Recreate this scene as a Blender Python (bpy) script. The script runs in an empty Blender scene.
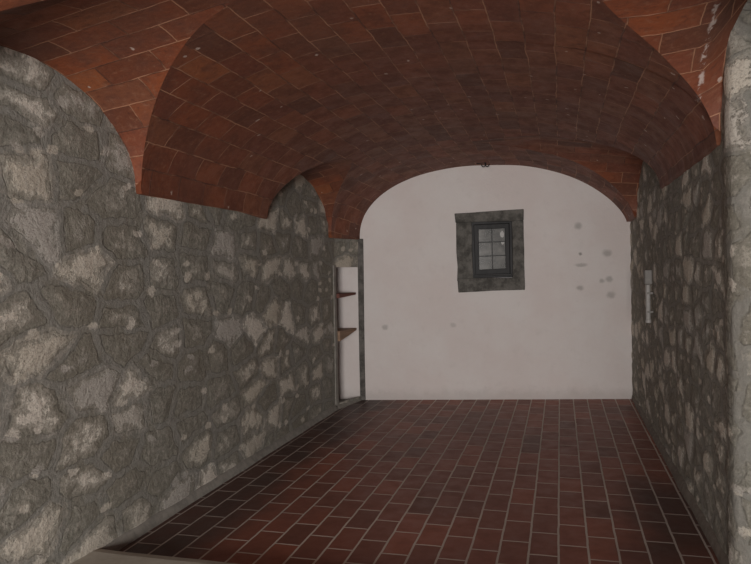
import bpy, bmesh, math
from mathutils import Vector, Matrix, noise

scene = bpy.context.scene
COL = scene.collection

# ------------------------------------------------------------------ helpers
def tag(o, label=None, cat=None, kind=None, group=None):
    if label: o['label'] = label
    if cat: o['category'] = cat
    if kind: o['kind'] = kind
    if group: o['group'] = group
    return o

def mesh_obj(name, verts, faces, mat, parent=None, uvs=None, smooth=False):
    me = bpy.data.meshes.new(name)
    me.from_pydata([tuple(v) for v in verts], [], faces)
    if uvs is not None:
        ul = me.uv_layers.new(name='UVMap')
        for lp in me.loops:
            ul.data[lp.index].uv = uvs[lp.vertex_index]
    if smooth:
        for p in me.polygons: p.use_smooth = True
    me.update()
    o = bpy.data.objects.new(name, me); COL.objects.link(o)
    if mat: me.materials.append(mat)
    if parent: o.parent = parent
    return o

def empty(name, loc=(0, 0, 0)):
    o = bpy.data.objects.new(name, None); COL.objects.link(o); o.location = loc
    return o

class Nodes:
    def __init__(self, name):
        self.m = bpy.data.materials.new(name); self.m.use_nodes = True
        self.t = self.m.node_tree; self.t.nodes.clear()
        self.out = self.t.nodes.new('ShaderNodeOutputMaterial')
        self.b = self.t.nodes.new('ShaderNodeBsdfPrincipled')
        self.t.links.new(self.b.outputs[0], self.out.inputs[0])
    def n(self, typ, ins=None, **props):
        nd = self.t.nodes.new(typ)
        for k, v in props.items(): setattr(nd, k, v)
        for k, v in (ins or {}).items(): self.set(nd.inputs[k], v)
        return nd
    def set(self, sock, v):
        if isinstance(v, bpy.types.NodeSocket): self.t.links.new(v, sock)
        else: sock.default_value = v
    def math(self, op, a, b=0.0, c=None, clamp=False):
        nd = self.n('ShaderNodeMath', {0: a, 1: b}, operation=op, use_clamp=clamp)
        if c is not None: self.set(nd.inputs[2], c)
        return nd.outputs[0]
    def vmath(self, op, a, b=(0, 0, 0)):
        nd = self.n('ShaderNodeVectorMath', {0: a, 1: b}, operation=op); return nd
    def step(self, x, lo, hi, a=0.0, b=1.0):
        nd = self.n('ShaderNodeMapRange', {0: x, 1: lo, 2: hi, 3: a, 4: b}, interpolation_type='SMOOTHSTEP')
        return nd.outputs[0]
    def mix(self, f, a, b, mode='MIX'):
        nd = self.n('ShaderNodeMix', data_type='RGBA', blend_type=mode)
        self.set(nd.inputs[0], f); self.set(nd.inputs[6], a); self.set(nd.inputs[7], b)
        return nd.outputs[2]
    def noise(self, vec, scale, detail=4, rough=.55, dist=0.0):
        return self.n('ShaderNodeTexNoise', {'Vector': vec, 'Scale': scale, 'Detail': detail, 'Roughness': rough, 'Distortion': dist})
    def uv(self):
        return self.n('ShaderNodeUVMap', uv_map='UVMap').outputs[0]
    def obj(self):
        return self.n('ShaderNodeTexCoord').outputs['Object']
    def warp(self, vec, scale, amt, detail=3):
        nz = self.noise(vec, scale, detail)
        d = self.vmath('SUBTRACT', nz.outputs['Color'], (.5, .5, .5)).outputs[0]
        d = self.n('ShaderNodeVectorMath', {0: d, 'Scale': amt}, operation='SCALE').outputs[0]
        return self.vmath('ADD', vec, d).outputs[0]
    def sep(self, v): return self.n('ShaderNodeSeparateXYZ', {0: v}).outputs
    def comb(self, x, y, z=0.0): return self.n('ShaderNodeCombineXYZ', {0: x, 1: y, 2: z}).outputs[0]
    def bump(self, h, strength=.5, dist=.01):
        self.set(self.b.inputs['Normal'], self.n('ShaderNodeBump', {'Height': h, 'Strength': strength, 'Distance': dist}).outputs[0])

def c(r, g, b): return (r, g, b, 1)

# ------------------------------------------------------------------ materials
def rubble(name, sx=.40, sy=.215, disp=.017, bare=0.0):
    """rubble stones largely smeared over with grey lime mortar; UV in metres"""
    N = Nodes(name)
    uv = N.uv()
    w = N.warp(uv, 2.0, .13); w = N.warp(w, 8, .07)
    cell = N.vmath('DIVIDE', w, (sx, sy, 1)).outputs[0]
    ve = N.n('ShaderNodeTexVoronoi', {'Vector': cell, 'Scale': 1.0, 'Randomness': .66}, feature='DISTANCE_TO_EDGE', voronoi_dimensions='2D')
    vc = N.n('ShaderNodeTexVoronoi', {'Vector': cell, 'Scale': 1.0, 'Randomness': .66}, feature='F1', voronoi_dimensions='2D')
    edge = ve.outputs['Distance']
    rc = N.sep(vc.outputs['Color'])
    hump = N.step(edge, .03, .40)
    w2 = N.vmath('DIVIDE', N.warp(N.vmath('ADD', uv, (3.3, 1.7, 0)).outputs[0], 7, .10), (sx * .42, sy * .42, 1)).outputs[0]
    v2 = N.n('ShaderNodeTexVoronoi', {'Vector': w2, 'Scale': 1.0, 'Randomness': .9}, feature='F1', voronoi_dimensions='2D')
    chip = N.math('MULTIPLY', N.math('GREATER_THAN', N.sep(v2.outputs['Color'])[1], .80), N.step(N.math('MULTIPLY_ADD', N.noise(uv, 24, 5, .7).outputs['Fac'], .8, v2.outputs['Distance']), .72, .60))
    rag = N.noise(uv, 13, 9, .74).outputs['Fac']
    mid = N.noise(uv, 4.5, 5, .6, .6).outputs['Fac']
    swirl = N.noise(uv, 8, 5, .62, 3.0).outputs['Fac']
    fine = N.noise(uv, 75, 5, .7).outputs['Fac']
    big = N.noise(uv, .8, 3, .5).outputs['Fac']
    # how bare the stone face is: random per stone, towards its middle, with a ragged outline
    e = N.math('MULTIPLY', N.step(rc[0], .25, .95), .52)
    e = N.math('MULTIPLY_ADD', hump, .42, e)
    e = N.math('MULTIPLY_ADD', rag, 1.40, e)
    e = N.math('MULTIPLY_ADD', mid, .45, e)
    e = N.math('MULTIPLY_ADD', N.noise(uv, 1.5, 3, .5).outputs['Fac'], .55, e); e = N.math('SUBTRACT', e, .45); e = N.math('MULTIPLY_ADD', N.noise(uv, 42, 5, .7).outputs['Fac'], .32, e)
    bareness = N.step(e, 1.53 - bare, 1.62 - bare)
    some = N.math('MULTIPLY', N.step(e, 1.26 - bare, 1.50 - bare), .34)
    expo = N.math('MAXIMUM', N.math('MAXIMUM', bareness, some), N.math('MULTIPLY', chip, .8))
    # colours
    mort = N.mix(N.step(swirl, .32, .68), c(.182, .176, .148), c(.315, .303, .262))
    mort = N.mix(N.step(big, .38, .66), mort, c(.22, .203, .165))
    mort = N.mix(N.math('MULTIPLY', N.step(fine, .45, .7), .4), mort, c(.09, .085, .073))
    pit = N.noise(uv, 34, 6, .72).outputs['Fac']
    mort = N.mix(N.math('MULTIPLY', N.step(pit, .52, .64), .6), mort, c(.37, .35, .31))
    mort = N.mix(N.math('MULTIPLY', N.step(pit, .44, .32), .6), mort, c(.10, .096, .08))
    # smooth trowelled bands of mortar along the joints, with an incised line beside them
    band = N.math('MULTIPLY', N.step(N.math('MULTIPLY_ADD', rag, .10, edge), .17, .11), N.step(mid, .34, .52))
    mort = N.mix(N.math('MULTIPLY', band, .65), mort, c(.255, .25, .23))
    line = N.math('MULTIPLY', N.step(N.math('ABSOLUTE', N.math('SUBTRACT', N.math('MULTIPLY_ADD', mid, .06, edge), .125)), .028, .0), N.step(swirl, .38, .58))
    mort = N.mix(N.math('MULTIPLY', line, .6), mort, c(.075, .071, .060))
    st = N.mix(rc[1], c(.66, .615, .545), c(.53, .485, .405))
    st = N.mix(N.math('MULTIPLY', N.step(rc[2], .6, .9), .7), st, c(.36, .345, .325))
    st = N.mix(N.math('MULTIPLY', N.step(fine, .50, .62), .55), st, c(.20, .182, .155))
    st = N.mix(N.math('MULTIPLY', N.step(N.noise(uv, 30, 4, .6).outputs['Fac'], .52, .7), .5), st, c(.50, .475, .43))
    colr = N.mix(expo, mort, st)
    N.set(N.b.inputs['Base Color'], colr)
    N.b.inputs['Roughness'].default_value = .93
    N.b.inputs['Specular IOR Level'].default_value = .2
    h = N.math('MULTIPLY', hump, N.math('MULTIPLY_ADD', rc[1], .16, .10))
    h = N.math('MULTIPLY_ADD', mid, .42, h)
    h = N.math('MULTIPLY_ADD', swirl, .20, h)
    h = N.math('MULTIPLY_ADD', rag, .30, h)
    h = N.math('MULTIPLY_ADD', bareness, .10, h)
    h = N.math('MULTIPLY_ADD', fine, .08, h)
    h = N.math('MULTIPLY_ADD', line, -.06, h)
    dn = N.n('ShaderNodeDisplacement', {'Height': h, 'Midlevel': .45, 'Scale': disp * 1.6})
    N.t.links.new(dn.outputs[0], N.out.inputs['Displacement'])
    N.m.displacement_method = 'BOTH'
    return N.m

def vault_brick(name):
    N = Nodes(name)
    uv = N.uv()
    w = N.warp(uv, 2.2, .035); w = N.warp(w, 14, .012)
    br = N.n('ShaderNodeTexBrick', {'Vector': w, 'Color1': c(0, 0, 0), 'Color2': c(1, 1, 1), 'Mortar': c(.5, .5, .5), 'Scale': 1.0,
             'Mortar Size': .0042, 'Mortar Smooth': .3, 'Bias': 0.0, 'Brick Width': .325, 'Row Height': .163}, offset=.5)
    rnd = br.outputs['Color']; mo = br.outputs['Fac']
    nz = N.noise(uv, 6, 6, .65).outputs['Fac']
    n2 = N.noise(uv, 26, 6, .7).outputs['Fac']
    big = N.noise(uv, .9, 3, .5).outputs['Fac']
    rs = N.sep(rnd)[0]
    cr = N.n('ShaderNodeValToRGB', {0: rs}); r = cr.color_ramp
    r.elements[0].position = 0; r.elements[0].color = c(.155, .052, .026)
    r.elements[1].position = 1; r.elements[1].color = c(.335, .112, .042)
    for p, k in ((.25, c(.25, .075, .032)), (.45, c(.205, .062, .032)), (.65, c(.31, .088, .032)), (.85, c(.23, .085, .042))):
        el = r.elements.new(p); el.color = k
    colr = cr.outputs[0]
    colr = N.mix(N.math('MULTIPLY', N.step(nz, .42, .68), .6), colr, c(.14, .052, .030))
    colr = N.mix(N.math('MULTIPLY', N.step(n2, .50, .72), .6), colr, c(.33, .165, .095))
    colr = N.mix(N.math('MULTIPLY', N.step(n2, .46, .30), .6), colr, c(.10, .038, .024))
    colr = N.mix(N.math('MULTIPLY', N.step(big, .5, .72), .4), colr, c(.15, .075, .05))
    # joints: partly pale lime, partly lost
    keep = N.step(N.noise(uv, 3.5, 4, .6).outputs['Fac'], .38, .58)
    jc = N.mix(keep, c(.10, .042, .026), c(.52, .28, .16))
    colr = N.mix(N.math('MULTIPLY', mo, .8), colr, jc)
    # flecks of lime
    vo = N.n('ShaderNodeTexVoronoi', {'Vector': N.warp(uv, 20, .06), 'Scale': 5.0, 'Randomness': 1.0}, feature='F1', voronoi_dimensions='2D')
    pick = N.sep(vo.outputs['Color'])[0]
    fl = N.math('MULTIPLY', N.step(vo.outputs['Distance'], .062, .035), N.math('GREATER_THAN', pick, .86))
    colr = N.mix(N.math('MULTIPLY', fl, .85), colr, c(.62, .52, .44))
    # lime that has run down one joint of the near right lunette
    op = N.sep(N.obj())
    dr = N.step(N.math('ABSOLUTE', N.math('SUBTRACT', N.math('MULTIPLY_ADD', nz, .05, op[0]), .715)), .017, .006)
    dr = N.math('MULTIPLY', dr, N.math('LESS_THAN', op[1], 3.95))
    dr = N.math('MULTIPLY', dr, N.step(N.noise(uv, 11, 5, .7).outputs['Fac'], .48, .56))
    colr = N.mix(N.math('MULTIPLY', dr, .85), colr, c(.66, .58, .52))
    colr = N.mix(1.0, colr, c(.76, .71, .72), 'MULTIPLY')
    N.set(N.b.inputs['Base Color'], colr)
    N.set(N.b.inputs['Roughness'], N.step(nz, .3, .7, .54, .78))
    N.b.inputs['Specular IOR Level'].default_value = .5
    h = N.math('MULTIPLY', mo, -.6)
    h = N.math('MULTIPLY_ADD', rs, .9, h)
    h = N.math('MULTIPLY_ADD', n2, .45, h)
    h = N.math('MULTIPLY_ADD', nz, .6, h)
    N.bump(h, .8, .011)
    return N.m

def floor_tile(name):
    N = Nodes(name)
    p = N.sep(N.obj())
    vec = N.comb(N.math('ADD', p[1], .05), N.math('ADD', p[0], .028))
    w = N.warp(vec, 7, .010)
    br = N.n('ShaderNodeTexBrick', {'Vector': w, 'Color1': c(0, 0, 0), 'Color2': c(1, 1, 1), 'Mortar': c(.5, .5, .5), 'Scale': 1.0,
             'Mortar Size': .0070, 'Mortar Smooth': .25, 'Bias': 0.0, 'Brick Width': .32, 'Row Height': .157}, offset=.5)
    rs = N.sep(br.outputs['Color'])[0]; mo = br.outputs['Fac']
    cr = N.n('ShaderNodeValToRGB', {0: rs}); r = cr.color_ramp
    r.elements[0].position = 0; r.elements[0].color = c(.165, .062, .042)
    r.elements[1].position = 1; r.elements[1].color = c(.315, .098, .056)
    for q, k in ((.3, c(.265, .084, .052)), (.6, c(.215, .073, .047)), (.8, c(.285, .089, .053))):
        el = r.elements.new(q); el.color = k
    colr = cr.outputs[0]
    nz = N.noise(vec, 9, 6, .65).outputs['Fac']; big = N.noise(vec, .9, 4, .6).outputs['Fac']
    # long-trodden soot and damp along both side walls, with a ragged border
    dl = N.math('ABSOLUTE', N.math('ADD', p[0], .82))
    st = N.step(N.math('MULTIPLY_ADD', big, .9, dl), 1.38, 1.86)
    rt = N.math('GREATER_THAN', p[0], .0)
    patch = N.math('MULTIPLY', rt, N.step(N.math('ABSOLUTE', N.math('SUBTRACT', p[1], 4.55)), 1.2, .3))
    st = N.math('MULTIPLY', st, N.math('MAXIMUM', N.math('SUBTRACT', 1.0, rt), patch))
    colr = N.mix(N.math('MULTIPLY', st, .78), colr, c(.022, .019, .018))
    colr = N.mix(N.math('MULTIPLY', N.step(nz, .45, .75), .35), colr, c(.15, .078, .062))
    colr = N.mix(N.math('MULTIPLY', N.step(big, .45, .75), .4), colr, c(.10, .055, .047))
    jc = N.mix(N.step(big, .3, .7), c(.62, .54, .475), c(.47, .405, .355))
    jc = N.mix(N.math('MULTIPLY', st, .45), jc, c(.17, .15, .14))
    colr = N.mix(mo, colr, jc)
    N.set(N.b.inputs['Base Color'], colr)
    N.set(N.b.inputs['Roughness'], N.math('MULTIPLY_ADD', mo, .3, N.step(nz, .3, .7, .42, .6)))
    N.b.inputs['Specular IOR Level'].default_value = .35
    h = N.math('MULTIPLY', mo, -1.0)
    h = N.math('MULTIPLY_ADD', nz, .35, h); h = N.math('MULTIPLY_ADD', rs, .3, h)
    N.bump(h, .6, .006)
    return N.m

# damp stains on the end wall: (u, height, half width, half height, strength), metres
SPOTS = [(2.529, 2.024, .052, .055, .5), (2.856, 1.703, .065, .050, .5), (2.548, 1.697, .022, .022, .8), (2.555, 1.569, .085, .026, .45),
         (2.875, 1.400, .050, .045, .5), (2.795, 1.378, .038, .032, .5), (2.543, 1.301, .048, .038, .5), (2.895, 1.214, .060, .050, .45),
         (.255, .872, .045, .04, .45), (1.062, .886, .045, .035, .3)]

def plaster(name, spots=()):
    N = Nodes(name)
    uv = N.uv()
    big = N.noise(uv, 1.3, 5, .6).outputs['Fac']; nz = N.noise(uv, 8, 6, .65).outputs['Fac']; fine = N.noise(uv, 60, 4, .6).outputs['Fac']
    colr = N.mix(N.step(big, .35, .65), c(.635, .58, .562), c(.66, .625, .61))
    colr = N.mix(N.math('MULTIPLY', N.step(nz, .52, .75), .35), colr, c(.56, .52, .50))
    s = N.sep(uv)
    for (u, v, rx, ry, a) in spots:
        d = N.vmath('LENGTH', N.vmath('DIVIDE', N.vmath('SUBTRACT', N.warp(uv, 18, .035), (u, v, 0)).outputs[0], (rx, ry, 1)).outputs[0]).outputs['Value']
        f = N.math('MULTIPLY', N.step(d, 1.15, .35), a)
        colr = N.mix(f, colr, c(.22, .215, .20))
    # scuffs just above the floor
    low = N.math('MULTIPLY', N.step(N.math('MULTIPLY_ADD', nz, .25, s[1]), .30, .14), .35)
    colr = N.mix(low, colr, c(.33, .31, .29))
    N.set(N.b.inputs['Base Color'], colr)
    N.b.inputs['Roughness'].default_value = .9
    N.b.inputs['Specular IOR Level'].default_value = .2
    h = N.math('MULTIPLY_ADD', nz, 1.0, N.math('MULTIPLY', fine, .3)); h = N.math('MULTIPLY_ADD', big, 1.6, h)
    N.bump(h, .5, .012)
    return N.m

def rough_mat(name, c1, c2, scale=12, rough=.85, bump=.4, dist=.006, metal=0.0, stretch=None, spec=.3):
    N = Nodes(name)
    v = N.obj()
    if stretch: v = N.vmath('MULTIPLY', v, stretch).outputs[0]
    nz = N.noise(v, scale, 6, .65).outputs['Fac']; n2 = N.noise(v, scale * 4, 5, .65).outputs['Fac']
    colr = N.mix(N.step(nz, .35, .65), c1, c2)
    colr = N.mix(N.math('MULTIPLY', N.step(n2, .5, .75), .4), colr, c2)
    N.set(N.b.inputs['Base Color'], colr)
    N.b.inputs['Roughness'].default_value = rough
    N.b.inputs['Metallic'].default_value = metal
    N.b.inputs['Specular IOR Level'].default_value = spec
    N.bump(N.math('MULTIPLY_ADD', n2, .5, nz), bump, dist)
    return N.m

M_RUBBLE = rubble('rubble_masonry')
M_RUBBLE_FINE = rubble('small_rubble_masonry', .32, .16, .019, .03)
M_VAULT = vault_brick('vault_brick')
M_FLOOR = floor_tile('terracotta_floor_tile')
M_PLASTER = plaster('white_plaster', SPOTS)
M_NICHE = plaster('white_niche_plaster')
M_MORTAR = rough_mat('grey_mortar', c(.21, .20, .18), c(.29, .275, .245), 14)
M_MORTAR2 = rough_mat('brown_mortar', c(.15, .13, .11), c(.21, .185, .16), 14)
M_SURROUND = rough_mat('dark_grey_stone', c(.062, .059, .053), c(.15, .143, .13), 9, .85, .9, .012)
M_JAMB = rough_mat('jamb_stone', c(.07, .066, .06), c(.15, .14, .13), 11, .9, .9, .012)
M_STEP = rough_mat('worn_pale_stone', c(.36, .33, .275), c(.43, .40, .345), 7, .75, .3, .004)
M_CASEMENT = rough_mat('dark_painted_wood', c(.013, .013, .014), c(.026, .026, .027), 10, .55, .3, .003, stretch=(1, 1, .2))
M_MUNTIN = rough_mat('grey_iron_bar', c(.035, .036, .036), c(.06, .06, .06), 20, .5, .2, .002)
M_SHELF_RED = rough_mat('red_brown_board', c(.115, .042, .032), c(.16, .065, .05), 8, .7, .3, .003, stretch=(1, .15, 4))
M_SHELF = rough_mat('brown_board', c(.21, .135, .09), c(.29, .19, .13), 8, .7, .3, .003, stretch=(1, .15, 4))
M_PIPE = rough_mat('grey_plastic', c(.29, .28, .265), c(.33, .32, .31), 20, .5, .1, .001)
M_BOX = rough_mat('grey_box_plastic', c(.16, .155, .145), c(.20, .19, .18), 20, .6, .1, .001)
M_IRON = rough_mat('black_iron', c(.008, .008, .008), c(.02, .017, .015), 30, .6, .4, .002, .3)

def glass_mat():
    N = Nodes('dusty_glass')
    v = N.obj()
    nz = N.noise(v, 7, 5, .6).outputs['Fac']
    colr = N.mix(N.step(nz, .35, .7), c(.125, .125, .118), c(.185, .182, .172))
    N.set(N.b.inputs['Base Color'], colr)
    N.b.inputs['Roughness'].default_value = .22
    tr = N.n('ShaderNodeBsdfTransparent')
    mx = N.n('ShaderNodeMixShader', {0: N.step(nz, .3, .75, .72, .95), 1: tr.outputs[0], 2: N.b.outputs[0]})
    N.t.links.new(mx.outputs[0], N.out.inputs[0])
    return N.m
M_GLASS = glass_mat()
M_REFLECTION = rough_mat('painted_reflection', c(.42, .42, .41), c(.55, .55, .54), 20, .6, .1, .001)  # pale colour standing in for bright reflections on the glass

# ------------------------------------------------------------------ room dimensions (metres; Y runs along the cellar)
XL, XR = -2.46, .815          # rough wall planes
Y0, Y1 = -1.0, 8.75
def lerp(a, b, t): t = min(1, max(0, t)); return a + (b - a) * t
def sm(a, b, x): t = min(1, max(0, (x - a) / (b - a))); return t * t * (3 - 2 * t)
def vl(y): return lerp(-2.425, -2.300, (y - 7.3) / .62)      # vault foot, left
def vr(y): return lerp(.790, .752, (y - 7.7) / .75)
def zsl(y): return lerp(2.035, 1.92, (y - 5.0) / 2.2)
def zsr(y): return lerp(2.165, 2.06, (y - 5.97) / 2.2)
def zcr(y): return lerp(2.835, 2.762, (y - 5.6) / 2.6)
PW = 2.2
def zmain(x, y):
    a, b = vl(y), vr(y); s = (x - (a + b) / 2) / ((b - a) / 2)
    zs, q = (zsl(y), lerp(1.88, 2.3, (y - 5.5) / 2)) if s < 0 else (zsr(y), lerp(1.95, 1.43, (y - 6.2) / 2.0))
    k = max(0.0, 1 - abs(s) ** PW)
    return zs + (zcr(y) - zs) * k ** (1 / q)

# lunettes: side, centre, half width, rise function(x), outer x
def prof(a, pw=2.1, q=1.95): return max(0.0, 1 - abs(a) ** pw) ** (1 / q)
LUN = [
    dict(side=-1, yc=2.735, hw=.915, h=lambda x:   .575 + .18 * min(1.0, max(0, x + 2.46)), xo=-2.52),
    dict(side=-1, yc=6.36, hw=.86, h=lambda x: .535 + .20 * min(1.0, max(0, x + 2.46)), xo=-2.52),
    dict(side=1, yc=2.90, hw=1.01, h=lambda x: .55 + .16 * min(.5, max(0, x - .45)) + 1.6 * min(.4, max(0, x - .70)), xo=1.75),
    dict(side=1, yc=6.93, hw=.96, h=lambda x: .53 + .15 * min(1.0, max(0, .8 - x)), xo=.88),
]
def zlun(L, x, y):
    a = (y - L['yc']) / L['hw']
    if abs(a) >= 1: return -1
    yf = y
    zs = zsl(yf) if L['side'] < 0 else zsr(yf)
    return zs + L['h'](x) * prof(a)
def groin(L, y):
    """x where the lunette meets the main vault"""
    foot = vl(y) if L['side'] < 0 else vr(y)
    mid = (vl(y) + vr(y)) / 2
    N_ = 500; px, pf = foot, zlun(L, foot, y) - zmain(foot, y)
    if pf <= 0: return foot
    for i in range(1, N_ + 1):
        # denser close to the foot
        t = (i / N_) ** 1.8; x = foot + (mid - foot) * t
        f = zlun(L, x, y) - zmain(x, y)
        if f <= 0: return px + (x - px) * pf / (pf - f)
        px, pf = x, f
    return mid

# rows
rows = set()
for L in LUN:
    n = 44
    for i in range(n + 1): rows.add(round(L['yc'] - L['hw'] * math.cos(math.pi * i / n), 4))
y = Y0
while y <= Y1: rows.add(round(y, 4)); y += .06
rows = sorted(rows)
rr = [rows[0]]
for q in rows[1:]:
    keep = any(abs(abs(q - L['yc']) - L['hw']) < 2e-4 for L in LUN)
    if q - rr[-1] > .006: rr.append(q)
    elif keep: rr[-1] = q
rows = rr

def lun_at(side, y):
    for L in LUN:
        if L['side'] == side and abs(y - L['yc']) < L['hw'] - 1e-4: return L
    return None

V, F, UV = [], [], []
NT = 72
grid = []
arc0 = {}
for y in rows:
    Ll, Lr = lun_at(-1, y), lun_at(1, y)
    a, b = vl(y), vr(y)
    xl = groin(Ll, y) if Ll else a
    xr = groin(Lr, y) if Lr else b
    hwid = (b - a) / 2; cx = (a + b) / 2
    tl = math.acos(max(-1, min(1, -(xl - cx) / hwid))); tr = math.acos(max(-1, min(1, -(xr - cx) / hwid)))
    row = []
    # arc length measured from the crown on the full profile
    fine = [(cx - hwid * math.cos(math.pi * i / 160)) for i in range(161)]
    al = [0.0]
    for i in range(1, 161):
        al.append(al[-1] + math.hypot(fine[i] - fine[i - 1], zmain(fine[i], y) - zmain(fine[i - 1], y)))
    al = [q - al[80] for q in al]
    def arclen(th):
        k = th / math.pi * 160; i = min(159, int(k)); return al[i] + (al[i + 1] - al[i]) * (k - i)
    if not Ll:
        V.append((XL - .06, y, zsl(y))); UV.append((y, arclen(0) - .05)); row.append(len(V) - 1)
    else:
        V.append((xl, y, zmain(xl, y))); UV.append((y, arclen(tl))); row.append(len(V) - 1)
    for j in range(NT + 1):
        th = tl + (tr - tl) * j / NT
        x = cx - hwid * math.cos(th)
        jit = .006 * noise.noise(Vector((x * 2.2, y * 2.2, 3.1))) if 2 < j < NT - 2 else 0
        V.append((x, y, zmain(x, y) + jit)); UV.append((y, arclen(th))); row.append(len(V) - 1)
    if not Lr:
        V.append((XR + .06, y, zsr(y))); UV.append((y, arclen(math.pi) + .05)); row.append(len(V) - 1)
    else:
        V.append((xr, y, zmain(xr, y))); UV.append((y, arclen(tr))); row.append(len(V) - 1)
    grid.append(row)
for i in range(len(rows) - 1):
    for j in range(NT + 2):
        F.append((grid[i][j], grid[i][j + 1], grid[i + 1][j + 1], grid[i + 1][j]))
# lunette webs
for L in LUN:
    ys = [y for y in rows if abs(y - L['yc']) <= L['hw'] + 1e-4]
    g = []; s = 0; py = None
    NX = 22
    for y in ys:
        yy = min(max(y, L['yc'] - L['hw'] + 1e-5), L['yc'] + L['hw'] - 1e-5)
        xg = groin(L, yy)
        zref = zlun(L, L['xo'] if L['side'] < 0 else .8, yy)
        if py is not None: s += math.hypot(y - py[0], zref - py[1])
        py = (y, zref)
        row = []
        for j in range(NX + 1):
            x = xg + (L['xo'] - xg) * j / NX
            z = zlun(L, x, yy)
            if j == 0: z = max(zmain(xg, yy), z)
            V.append((x, y, z)); UV.append((x + 7.0, s + 5.02)); row.append(len(V) - 1)
        g.append(row)
    for i in range(len(ys) - 1):
        for j in range(NX):
            q = (g[i][j], g[i][j + 1], g[i + 1][j + 1], g[i + 1][j])
            F.append(q if L['side'] > 0 else q[::-1])
ceil = mesh_obj('ceiling', V, F, M_VAULT, uvs=UV, smooth=True)
tag(ceil, 'red brick barrel vault with side lunettes over the cellar', 'ceiling', 'structure')

# ------------------------------------------------------------------ walls of rubble
def wall(name, path, ztop, step, mat, keep=None, flip=False, u0=0.0, z0=0.0):
    pts = []; u = u0
    for (a, b) in zip(path[:-1], path[1:]):
        d = math.dist(a, b); n = max(1, round(d / step))
        for i in range(n): pts.append((a[0] + (b[0] - a[0]) * i / n, a[1] + (b[1] - a[1]) * i / n, u + d * i / n))
        u += d
    pts.append((*path[-1], u))
    nz = round((ztop - z0) / step); V, F, UV = [], [], []
    for (x, y, uu) in pts:
        for k in range(nz + 1):
            z = z0 + (ztop - z0) * k / nz; V.append((x, y, z)); UV.append((uu, z))
    for i in range(len(pts) - 1):
        for k in range(nz):
            if keep:
                xm = (pts[i][0] + pts[i + 1][0]) / 2; ym = (pts[i][1] + pts[i + 1][1]) / 2; zm_ = z0 + (ztop - z0) * (k + .5) / nz
                if not keep(xm, ym, zm_): continue
            q = (i * (nz + 1) + k, (i + 1) * (nz + 1) + k, (i + 1) * (nz + 1) + k + 1, i * (nz + 1) + k + 1)
            F.append(q[::-1] if flip else q)
    return mesh_obj(name, V, F, mat, uvs=UV, smooth=True)

NY0 = 7.41
wl = wall('wall_left', [(XL, Y0), (XL, NY0), (-2.325, 7.90)], 2.95, .026, M_RUBBLE,
          keep=lambda x, y, z: not (y > NY0 and .05 < z < 1.60))
tag(wl, 'left wall of grey rubble stone smeared with mortar', 'wall', 'structure')
wr = wall('wall_right', [(.792, 8.75), (XR - .003, 7.9), (XR, 4.1), (.810, 3.86), (.803, 3.74), (.812, 3.68), (.86, 3.63), (1.0, 3.585), (1.72, 3.50)],
          3.7, .026, M_RUBBLE_FINE, u0=20.0)
wr.data.materials.append(M_RUBBLE)
for p in wr.data.polygons:
    if p.center.y < 3.80: p.material_index = 1
tag(wr, 'right wall of grey rubble stone turning a rounded corner near the front', 'wall', 'structure')
w2 = wall('wall_bay', [(1.72, 3.50), (1.72, 1.85), (XR, 1.80), (XR, Y0)], 3.7, .05, M_RUBBLE, u0=40.0)
tag(w2, 'rubble wall of the side bay beside the entrance', 'wall', 'structure')

# back wall: skewed a little to the cellar; u along it from its left corner
BW = Vector((-2.276, 7.918, 0)); BD = Vector((.983, .185, 0)).normalized(); BN = Vector((BD.y, -BD.x, 0))   # BN points into the room
def bw(u, z, d=0.0): return BW + BD * u + BN * d + Vector((0, 0, z))
us = [-.75, -.5, -.25, 0, .35, .7, 1.0, 1.29, 1.40, 1.55, 1.66, 1.772, 2.1, 2.5, 2.9, 3.25]
zs_ = [-.02, .3, .6, .9, 1.2, 1.437, 1.6, 1.8, 1.95, 2.107, 2.4, 2.7, 3.0]
V, F, UV = [], [], []
for u in us:
    for z in zs_: V.append(bw(u, z)); UV.append((u, z))
n = len(zs_)
for i in range(len(us) - 1):
    for k in range(n - 1):
        if 1.28 < (us[i] + us[i + 1]) / 2 < 1.775 and 1.43 < (zs_[k] + zs_[k + 1]) / 2 < 2.11: continue
        F.append((i * n + k, (i + 1) * n + k, (i + 1) * n + k + 1, i * n + k + 1))
wb = mesh_obj('wall_back', V, F, M_PLASTER, uvs=UV)
tag(wb, 'white plastered end wall under the vault', 'wall', 'structure')

# niche at the far end of the left wall
def quad_obj(name, quads, mat, uvq=None, parent=None):
    V, F, UV = [], [], []
    for q in quads:
        i = len(V); V += q; F.append(tuple(range(i, i + len(q))))
        a = Vector(q[0]); e1 = (Vector(q[1]) - a).normalized(); nn = e1.cross(Vector(q[-1]) - a).normalized(); e2 = nn.cross(e1)
        UV += [((Vector(p) - a).dot(e1), (Vector(p) - a).dot(e2) + 1.0) for p in q]
    return mesh_obj(name, V, F, mat, parent, UV)
nb = -2.92
na = bw(-.66, 0); nf = bw(-.05, 0)
ql = [
    [(nb, NY0, .0), (nb, na.y, .0), (nb, na.y, 1.65), (nb, NY0, 1.65)],               # rear
    [(nb, NY0, .05), (nb, NY0, 1.65), (XL - .02, NY0, 1.65), (XL - .02, NY0, .05)],      # near cheek
    [(nb, NY0, 1.60), (nb, na.y, 1.66), (-2.31, nf.y, 1.64), (XL, NY0, 1.58)],          # head
]
nl = quad_obj('trim_1', ql, M_NICHE)
tag(nl, 'white lining of the wall niche at the far end of left wall', 'niche lining', 'structure')

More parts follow.
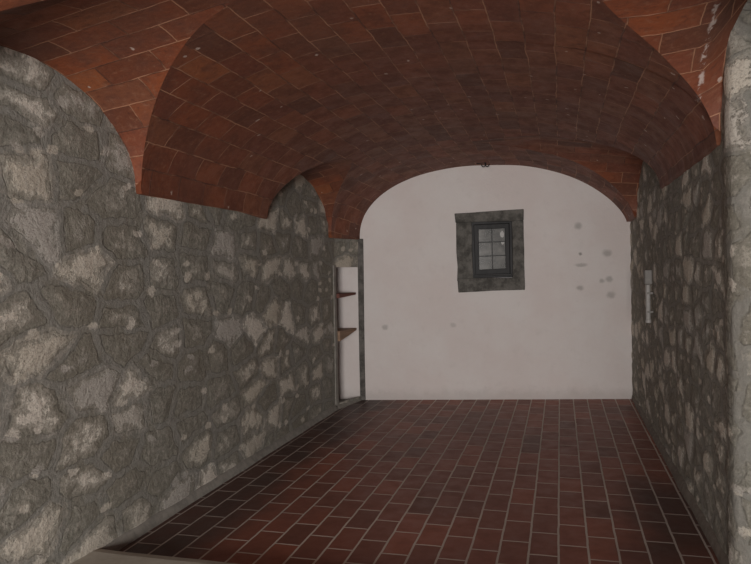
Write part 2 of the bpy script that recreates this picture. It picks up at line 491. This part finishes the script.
def prism(name, pts, z0, z1, mat, parent=None, bevel=.0, rough=0.0, seed=0.0):
    """vertical prism over a ground outline, gently uneven"""
    bm = bmesh.new()
    vs = [bm.verts.new((p[0], p[1], z0)) for p in pts]
    f = bm.faces.new(vs)
    r = bmesh.ops.extrude_face_region(bm, geom=[f])
    for g in r['geom']:
        if isinstance(g, bmesh.types.BMVert): g.co.z = z1
    return finish(name, bm, mat, parent, bevel, rough, seed)

def finish(name, bm, mat, parent=None, bevel=0.0, rough=0.0, seed=0.0, cuts=0, segs=2, smooth=False):
    bmesh.ops.recalc_face_normals(bm, faces=bm.faces)
    if bevel:
        bmesh.ops.bevel(bm, geom=list(bm.edges), offset=bevel, segments=segs, profile=.5, affect='EDGES', clamp_overlap=True)
    if cuts:
        bmesh.ops.subdivide_edges(bm, edges=list(bm.edges), cuts=cuts, use_grid_fill=True)
    if rough:
        for v in bm.verts:
            v.co += rough * Vector(noise.noise_vector(Vector(v.co) * 6 + Vector((seed, seed * 2, 0))))
    me = bpy.data.meshes.new(name); bm.to_mesh(me); bm.free()
    if smooth:
        for p in me.polygons: p.use_smooth = True
    me.materials.append(mat)
    o = bpy.data.objects.new(name, me); COL.objects.link(o)
    if parent: o.parent = parent
    return o

def hexa(name, lo, hi, mat, parent=None, bevel=0.0, rough=0.0, seed=0.0, cuts=0):
    """solid between two quads (4 points each, same order)"""
    bm = bmesh.new()
    a = [bm.verts.new(p) for p in lo]; b = [bm.verts.new(p) for p in hi]
    bm.faces.new(a); bm.faces.new(b[::-1])
    for i in range(4): bm.faces.new((a[i], b[i], b[(i + 1) % 4], a[(i + 1) % 4]))
    return finish(name, bm, mat, parent, bevel, rough, seed, cuts)

nj = hexa('trim_5', [(-2.60, 7.345, .03), (XL + .012, 7.345, .03), (XL + .018, NY0 + .012, .03), (-2.60, NY0 + .012, .03)],
          [(-2.60, 7.345, 1.62), (XL + .012, 7.345, 1.62), (XL + .018, NY0 + .012, 1.62), (-2.60, NY0 + .012, 1.62)], M_MORTAR, bevel=.006, rough=.008, cuts=4)
tag(nj, 'grey mortared edge of the niche on the left wall', 'jamb', 'structure')
# dark stone jamb between niche and plaster
jamb = hexa('trim_2', [bw(-.066, 0, -.06), bw(.004, 0, -.06), bw(.004, 0, .022), bw(-.055, 0, .030)],
            [bw(-.066, 1.93, -.06), bw(.012, 1.93, -.06), bw(.012, 1.93, .022), bw(-.058, 1.93, .030)], M_JAMB, bevel=.006, rough=.008, cuts=3)
tag(jamb, 'narrow dark stone jamb between the niche and white end wall', 'jamb', 'structure')
sill = hexa('trim_3', [(-2.93, 7.36, -.02), (-2.40, 7.25, -.02), (-2.285, 7.905, -.02), (-2.93, 7.80, -.02)],
            [(-2.93, 7.46, .035), (-2.455, 7.42, .035), (-2.325, 7.89, .016), (-2.93, 7.79, .016)], M_MORTAR, bevel=.004, rough=.004, cuts=2)
tag(sill, 'low grey mortar sill at the foot of the niche', 'sill', 'structure')

# ------------------------------------------------------------------ floor and edgings
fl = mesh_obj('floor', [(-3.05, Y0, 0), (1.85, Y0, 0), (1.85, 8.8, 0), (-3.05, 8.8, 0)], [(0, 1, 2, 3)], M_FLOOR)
tag(fl, 'terracotta tile floor in running bond with pale joints', 'floor', 'structure')

def fillet(name, path, w, h, mat, side):
    V, F = [], []
    n = len(path)
    for i, (x, y) in enumerate(path):
        k = .008 * noise.noise(Vector((x * 3, y * 3, 1.7)))
        V += [(x - side * .05, y, -.01), (x - side * .05, y, h + k + .02), (x + side * (.018), y, h + k), (x + side * (w + k), y, .006), (x + side * (w + k), y, -.01)]
    for i in range(n - 1):
        for j in range(4):
            q = (i * 5 + j, (i + 1) * 5 + j, (i + 1) * 5 + j + 1, i * 5 + j + 1); F.append(q if side > 0 else q[::-1])
    return mesh_obj(name, V, F, mat, smooth=True)
pl = [(XL, 3.15 + i * .05) for i in range(84)]
bl = fillet('baseboard_left', pl, .042, .05, M_MORTAR, 1)
tag(bl, 'pale mortar fillet along the foot of the left wall', 'skirting', 'structure')
pr = [(XR - .005, 3.74 + i * .05) for i in range(96)]
brd = fillet('baseboard_right', pr, .03, .05, M_MORTAR2, -1)
tag(brd, 'brownish mortar fillet along the foot of the right wall', 'skirting', 'structure')

# doorstep at the near end, rounded nosing
V, F = [], []
sec = [(2.68, -.01), (2.68, .062), (3.16, .066), (3.21, .060), (3.245, .043), (3.262, .018), (3.265, -.01)]
nx = 40
for i in range(nx + 1):
    x = -2.50 + (3.26) * i / nx
    for (y, z) in sec:
        V.append((x, y + .006 * noise.noise(Vector((x * 2, y, 0))) - .012 * (x + 2.4) , z + (.003 * noise.noise(Vector((x * 4, y * 4, 5))) if z > 0 else 0)))
m = len(sec)
for i in range(nx):
    for j in range(m - 1): F.append((i * m + j, i * m + j + 1, (i + 1) * m + j + 1, (i + 1) * m + j))
F.append(tuple(range(m))[::-1]); F.append(tuple(nx * m + j for j in range(m)))
stp = mesh_obj('trim_4', V, F, M_STEP, smooth=False)
tag(stp, 'pale worn stone doorstep with rounded nosing at the near end', 'doorstep', 'structure')

# ------------------------------------------------------------------ window in the end wall
win = empty('window_1', bw(1.51, 1.26))
tag(win, 'small six-pane window in a dark stone surround on the white end wall', 'window', 'structure')
win_inv = Matrix.Translation(-win.location)
def W(u, z, d): return bw(u, z, d) - win.location
O = [(1.105, 2.197), (1.898, 2.238), (1.908, 1.288), (1.127, 1.263)]     # outer corners TL TR BR BL
I = [(1.292, 2.107), (1.770, 2.112), (1.772, 1.440), (1.305, 1.437)]     # inner corners
def block(name, q, d0, d1, mat, parent, **k):
    return hexa(name, [W(u, z, d0) for u, z in q], [W(u, z, d1) for u, z in q], mat, parent, **k)
lt = block('lintel', [O[0], O[1], (1.900, 2.098), (1.112, 2.092)], -.10, .035, M_SURROUND, win, bevel=.006, rough=.010, seed=1, cuts=3)
block('jamb_stone', [(1.112, 2.092), (1.296, 2.094), (1.308, 1.430), (1.124, 1.40)], -.10, .030, M_SURROUND, win, bevel=.006, rough=.012, seed=2, cuts=3)
block('jamb_stone', [(1.766, 2.098), (1.900, 2.098), (1.908, 1.425), (1.770, 1.430)], -.10, .030, M_SURROUND, win, bevel=.006, rough=.012, seed=3, cuts=3)
block('sill', [(1.124, 1.437), (1.906, 1.437), (1.906, 1.292), (1.132, 1.268)], -.10, .045, M_SURROUND, win, bevel=.006, rough=.010, seed=4, cuts=3)
def ring(name, o, i, d0, d1, mat, parent):
    bm = bmesh.new()
    A = [[bm.verts.new(W(u, z, d)) for u, z in q] for q, d in ((o, d1), (i, d1), (i, d0), (o, d0))]
    for k in range(4):
        l = (k + 1) % 4
        for a in range(4):
            b = (a + 1) % 4
            bm.faces.new((A[a][k], A[b][k], A[b][l], A[a][l]))
    return finish(name, bm, mat, parent, .004)
IF = [(1.325, 2.065), (1.738, 2.075), (1.742, 1.480), (1.338, 1.476)]
G = [(1.382, 2.012), (1.690, 2.020), (1.694, 1.545), (1.384, 1.535)]
fr = ring('window_frame', I, IF, -.10, -.005, M_CASEMENT, win)
cs = ring('casement', IF, G, -.09, -.035, M_CASEMENT, win)
block('bottom_rail', [(1.318, 1.482), (1.755, 1.484), (1.757, 1.462), (1.320, 1.460)], -.03, .012, M_CASEMENT, win, bevel=.004)
gl = block('pane', [(G[0][0] - .01, G[0][1] + .01), (G[1][0] + .01, G[1][1] + .01), (G[2][0] + .01, G[2][1] - .01), (G[3][0] - .01, G[3][1] - .01)], -.072, -.066, M_GLASS, cs)
gl['label'] = 'grey dusty glazing'
def bar(u0, z0, u1, z1, w=.006):
    if abs(u1 - u0) < abs(z1 - z0): q = [(u0 - w, z0), (u0 + w, z0), (u1 + w, z1), (u1 - w, z1)]
    else: q = [(u0, z0 + w), (u0, z0 - w), (u1, z1 - w), (u1, z1 + w)]
    block('muntin', q, -.078, -.052, M_MUNTIN, cs, bevel=.002)
bar(1.538, 2.016, 1.541, 1.540)
bar(1.383, 1.858, 1.692, 1.864); bar(1.383, 1.693, 1.693, 1.700)
bm = bmesh.new()
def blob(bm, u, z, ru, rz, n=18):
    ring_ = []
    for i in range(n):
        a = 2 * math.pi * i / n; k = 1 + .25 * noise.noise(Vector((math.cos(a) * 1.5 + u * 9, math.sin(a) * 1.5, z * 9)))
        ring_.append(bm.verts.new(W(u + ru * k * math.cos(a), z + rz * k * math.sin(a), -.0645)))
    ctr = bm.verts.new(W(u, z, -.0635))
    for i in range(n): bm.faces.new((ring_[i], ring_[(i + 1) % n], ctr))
blob(bm, 1.660, 1.950, .022, .036); blob(bm, 1.664, 1.850, .019, .020)  # window reflections laid on the pane as two pale patches
glint = finish('painted_glint', bm, M_REFLECTION, gl)

# ------------------------------------------------------------------ shelves in the niche
def shelf(name, z, t0, t1, mat, label):
    pts = [(-2.90, NY0 + .01), (XL + .045, NY0 + .012), (-2.350, 7.868), (-2.90, 7.775)]
    th = [t0, t0, t1, t1]
    ctr = Vector((-2.6, 7.62, z - t0))
    o = hexa(name, [Vector((p[0], p[1], z - t)) - ctr for p, t in zip(pts, th)], [Vector((p[0], p[1], z)) - ctr for p in pts], mat, bevel=.003, rough=.003, cuts=3)
    o.location = ctr
    return tag(o, label, 'shelf')
shelf('niche_shelf', 1.292, .050, .026, M_SHELF_RED, 'upper thin red-brown board shelf in the white wall niche')
shelf('niche_shelf', .868, .115, .026, M_SHELF, 'lower brown wooden board shelf in the white wall niche')

# ------------------------------------------------------------------ conduit on the right wall
def cyl(bm, p0, p1, r, n=20):
    p0, p1 = Vector(p0), Vector(p1); d = (p1 - p0)
    q = d.to_track_quat('Z', 'Y').to_matrix().to_4x4()
    bmesh.ops.create_cone(bm, cap_ends=True, segments=n, radius1=r, radius2=r, depth=d.length, matrix=Matrix.Translation((p0 + p1) / 2) @ q)
cd = empty('wall_conduit', (.765, 6.66, 1.03))
tag(cd, 'short grey vertical conduit with junction box on the right rubble wall', 'conduit')
bm = bmesh.new(); cyl(bm, (0, 0, 0.01), (0, 0, .345), .021)
pipe = finish('conduit_tube', bm, M_PIPE, cd, smooth=False)
bm = bmesh.new(); bmesh.ops.create_cube(bm, size=1, matrix=Matrix.Translation((.0, 0, .415)) @ Matrix.Diagonal((.062, .11, .13, 1)))
finish('junction_box', bm, M_BOX, cd, .008)
bm = bmesh.new(); cyl(bm, (0, 0, 0), (0, 0, .03), .026)
finish('end_cap', bm, M_PIPE, cd, .004)
for z in (.10, .27):
    bm = bmesh.new()
    bmesh.ops.create_cube(bm, size=1, matrix=Matrix.Translation((.016, 0, z)) @ Matrix.Diagonal((.05, .056, .018, 1)))
    finish('pipe_clip', bm, M_BOX, cd, .002)

# ------------------------------------------------------------------ iron hook at the crown by the end wall
hk = empty('ceiling_hook', (-.815, 8.03, 2.765))
tag(hk, 'small black iron double hook hanging from vault above the window', 'hook')
bm = bmesh.new(); cyl(bm, (0, 0, -.02), (0, 0, .03), .010, 12)
finish('stem', bm, M_IRON, hk)
def tube(name, pts, r, parent):
    cu = bpy.data.curves.new(name, 'CURVE'); cu.dimensions = '3D'; cu.bevel_depth = r; cu.bevel_resolution = 3; cu.use_fill_caps = True
    sp = cu.splines.new('POLY'); sp.points.add(len(pts) - 1)
    for p, q in zip(sp.points, pts): p.co = (*q, 1)
    o = bpy.data.objects.new(name, cu); COL.objects.link(o); cu.materials.append(M_IRON)
    dg = bpy.context.evaluated_depsgraph_get(); me = bpy.data.meshes.new_from_object(o.evaluated_get(dg))
    bpy.data.objects.remove(o)
    o = bpy.data.objects.new(name, me); COL.objects.link(o); o.parent = parent
    if not me.materials: me.materials.append(M_IRON)
    return o
for s in (-1, 1):
    tube('hook_arm', [(0, 0, -.008)] + [(s * (.018 + .018 * math.sin(a)) , 0, -.022 - .018 * (1 - math.cos(a))) if False else (s * (.022 - .022 * math.cos(a)), 0, -.015 - .030 * math.sin(a)) for a in [math.pi * i / 8 for i in range(9)]], .0055, hk)
tube('stay', [(0, 0, .004), (-.05, 0, .002), (-.10, 0, -.004)], .007, hk)

# ------------------------------------------------------------------ camera
yaw, pitch, roll = .26156775, .01692121, -.018
fw = Vector((-math.sin(yaw) * math.cos(pitch), math.cos(yaw) * math.cos(pitch), -math.sin(pitch)))
rt = Vector((math.cos(yaw), math.sin(yaw), 0)); up = rt.cross(fw)
r2 = rt * math.cos(roll) + up * math.sin(roll); u2 = up * math.cos(roll) - rt * math.sin(roll)
cam = bpy.data.cameras.new('camera'); co = bpy.data.objects.new('camera', cam); COL.objects.link(co)
co.matrix_world = Matrix(((r2.x, u2.x, -fw.x, 0), (r2.y, u2.y, -fw.y, 0), (r2.z, u2.z, -fw.z, 1.55), (0, 0, 0, 1)))
cam.sensor_width = 36; cam.lens = 690 * 36 / 751; cam.clip_start = .05
scene.camera = co

# ------------------------------------------------------------------ light: daylight through the open entrance behind the camera
wd = bpy.data.worlds.new('World'); scene.world = wd; wd.use_nodes = True
bg = wd.node_tree.nodes['Background']; bg.inputs[0].default_value = (.72, .80, .95, 1); bg.inputs[1].default_value = .07
def area(name, loc, target, sx, sy, power, col):
    l = bpy.data.lights.new(name, 'AREA'); l.shape = 'RECTANGLE'; l.size = sx; l.size_y = sy; l.energy = power; l.color = col
    o = bpy.data.objects.new(name, l); COL.objects.link(o); o.location = loc
    o.rotation_euler = (Vector(target) - Vector(loc)).to_track_quat('-Z', 'Y').to_euler()
    return o
area('daylight_entrance', (.12, -4.4, 1.15), (-.5, 8, 1.3), 2.0, 1.5, 640, (1, .95, .91))

vs = scene.view_settings
scene.display_settings.display_device = 'sRGB'
vs.view_transform = 'Standard'; vs.look = 'None'; vs.exposure = 0; vs.gamma = 1; vs.use_curve_mapping = False
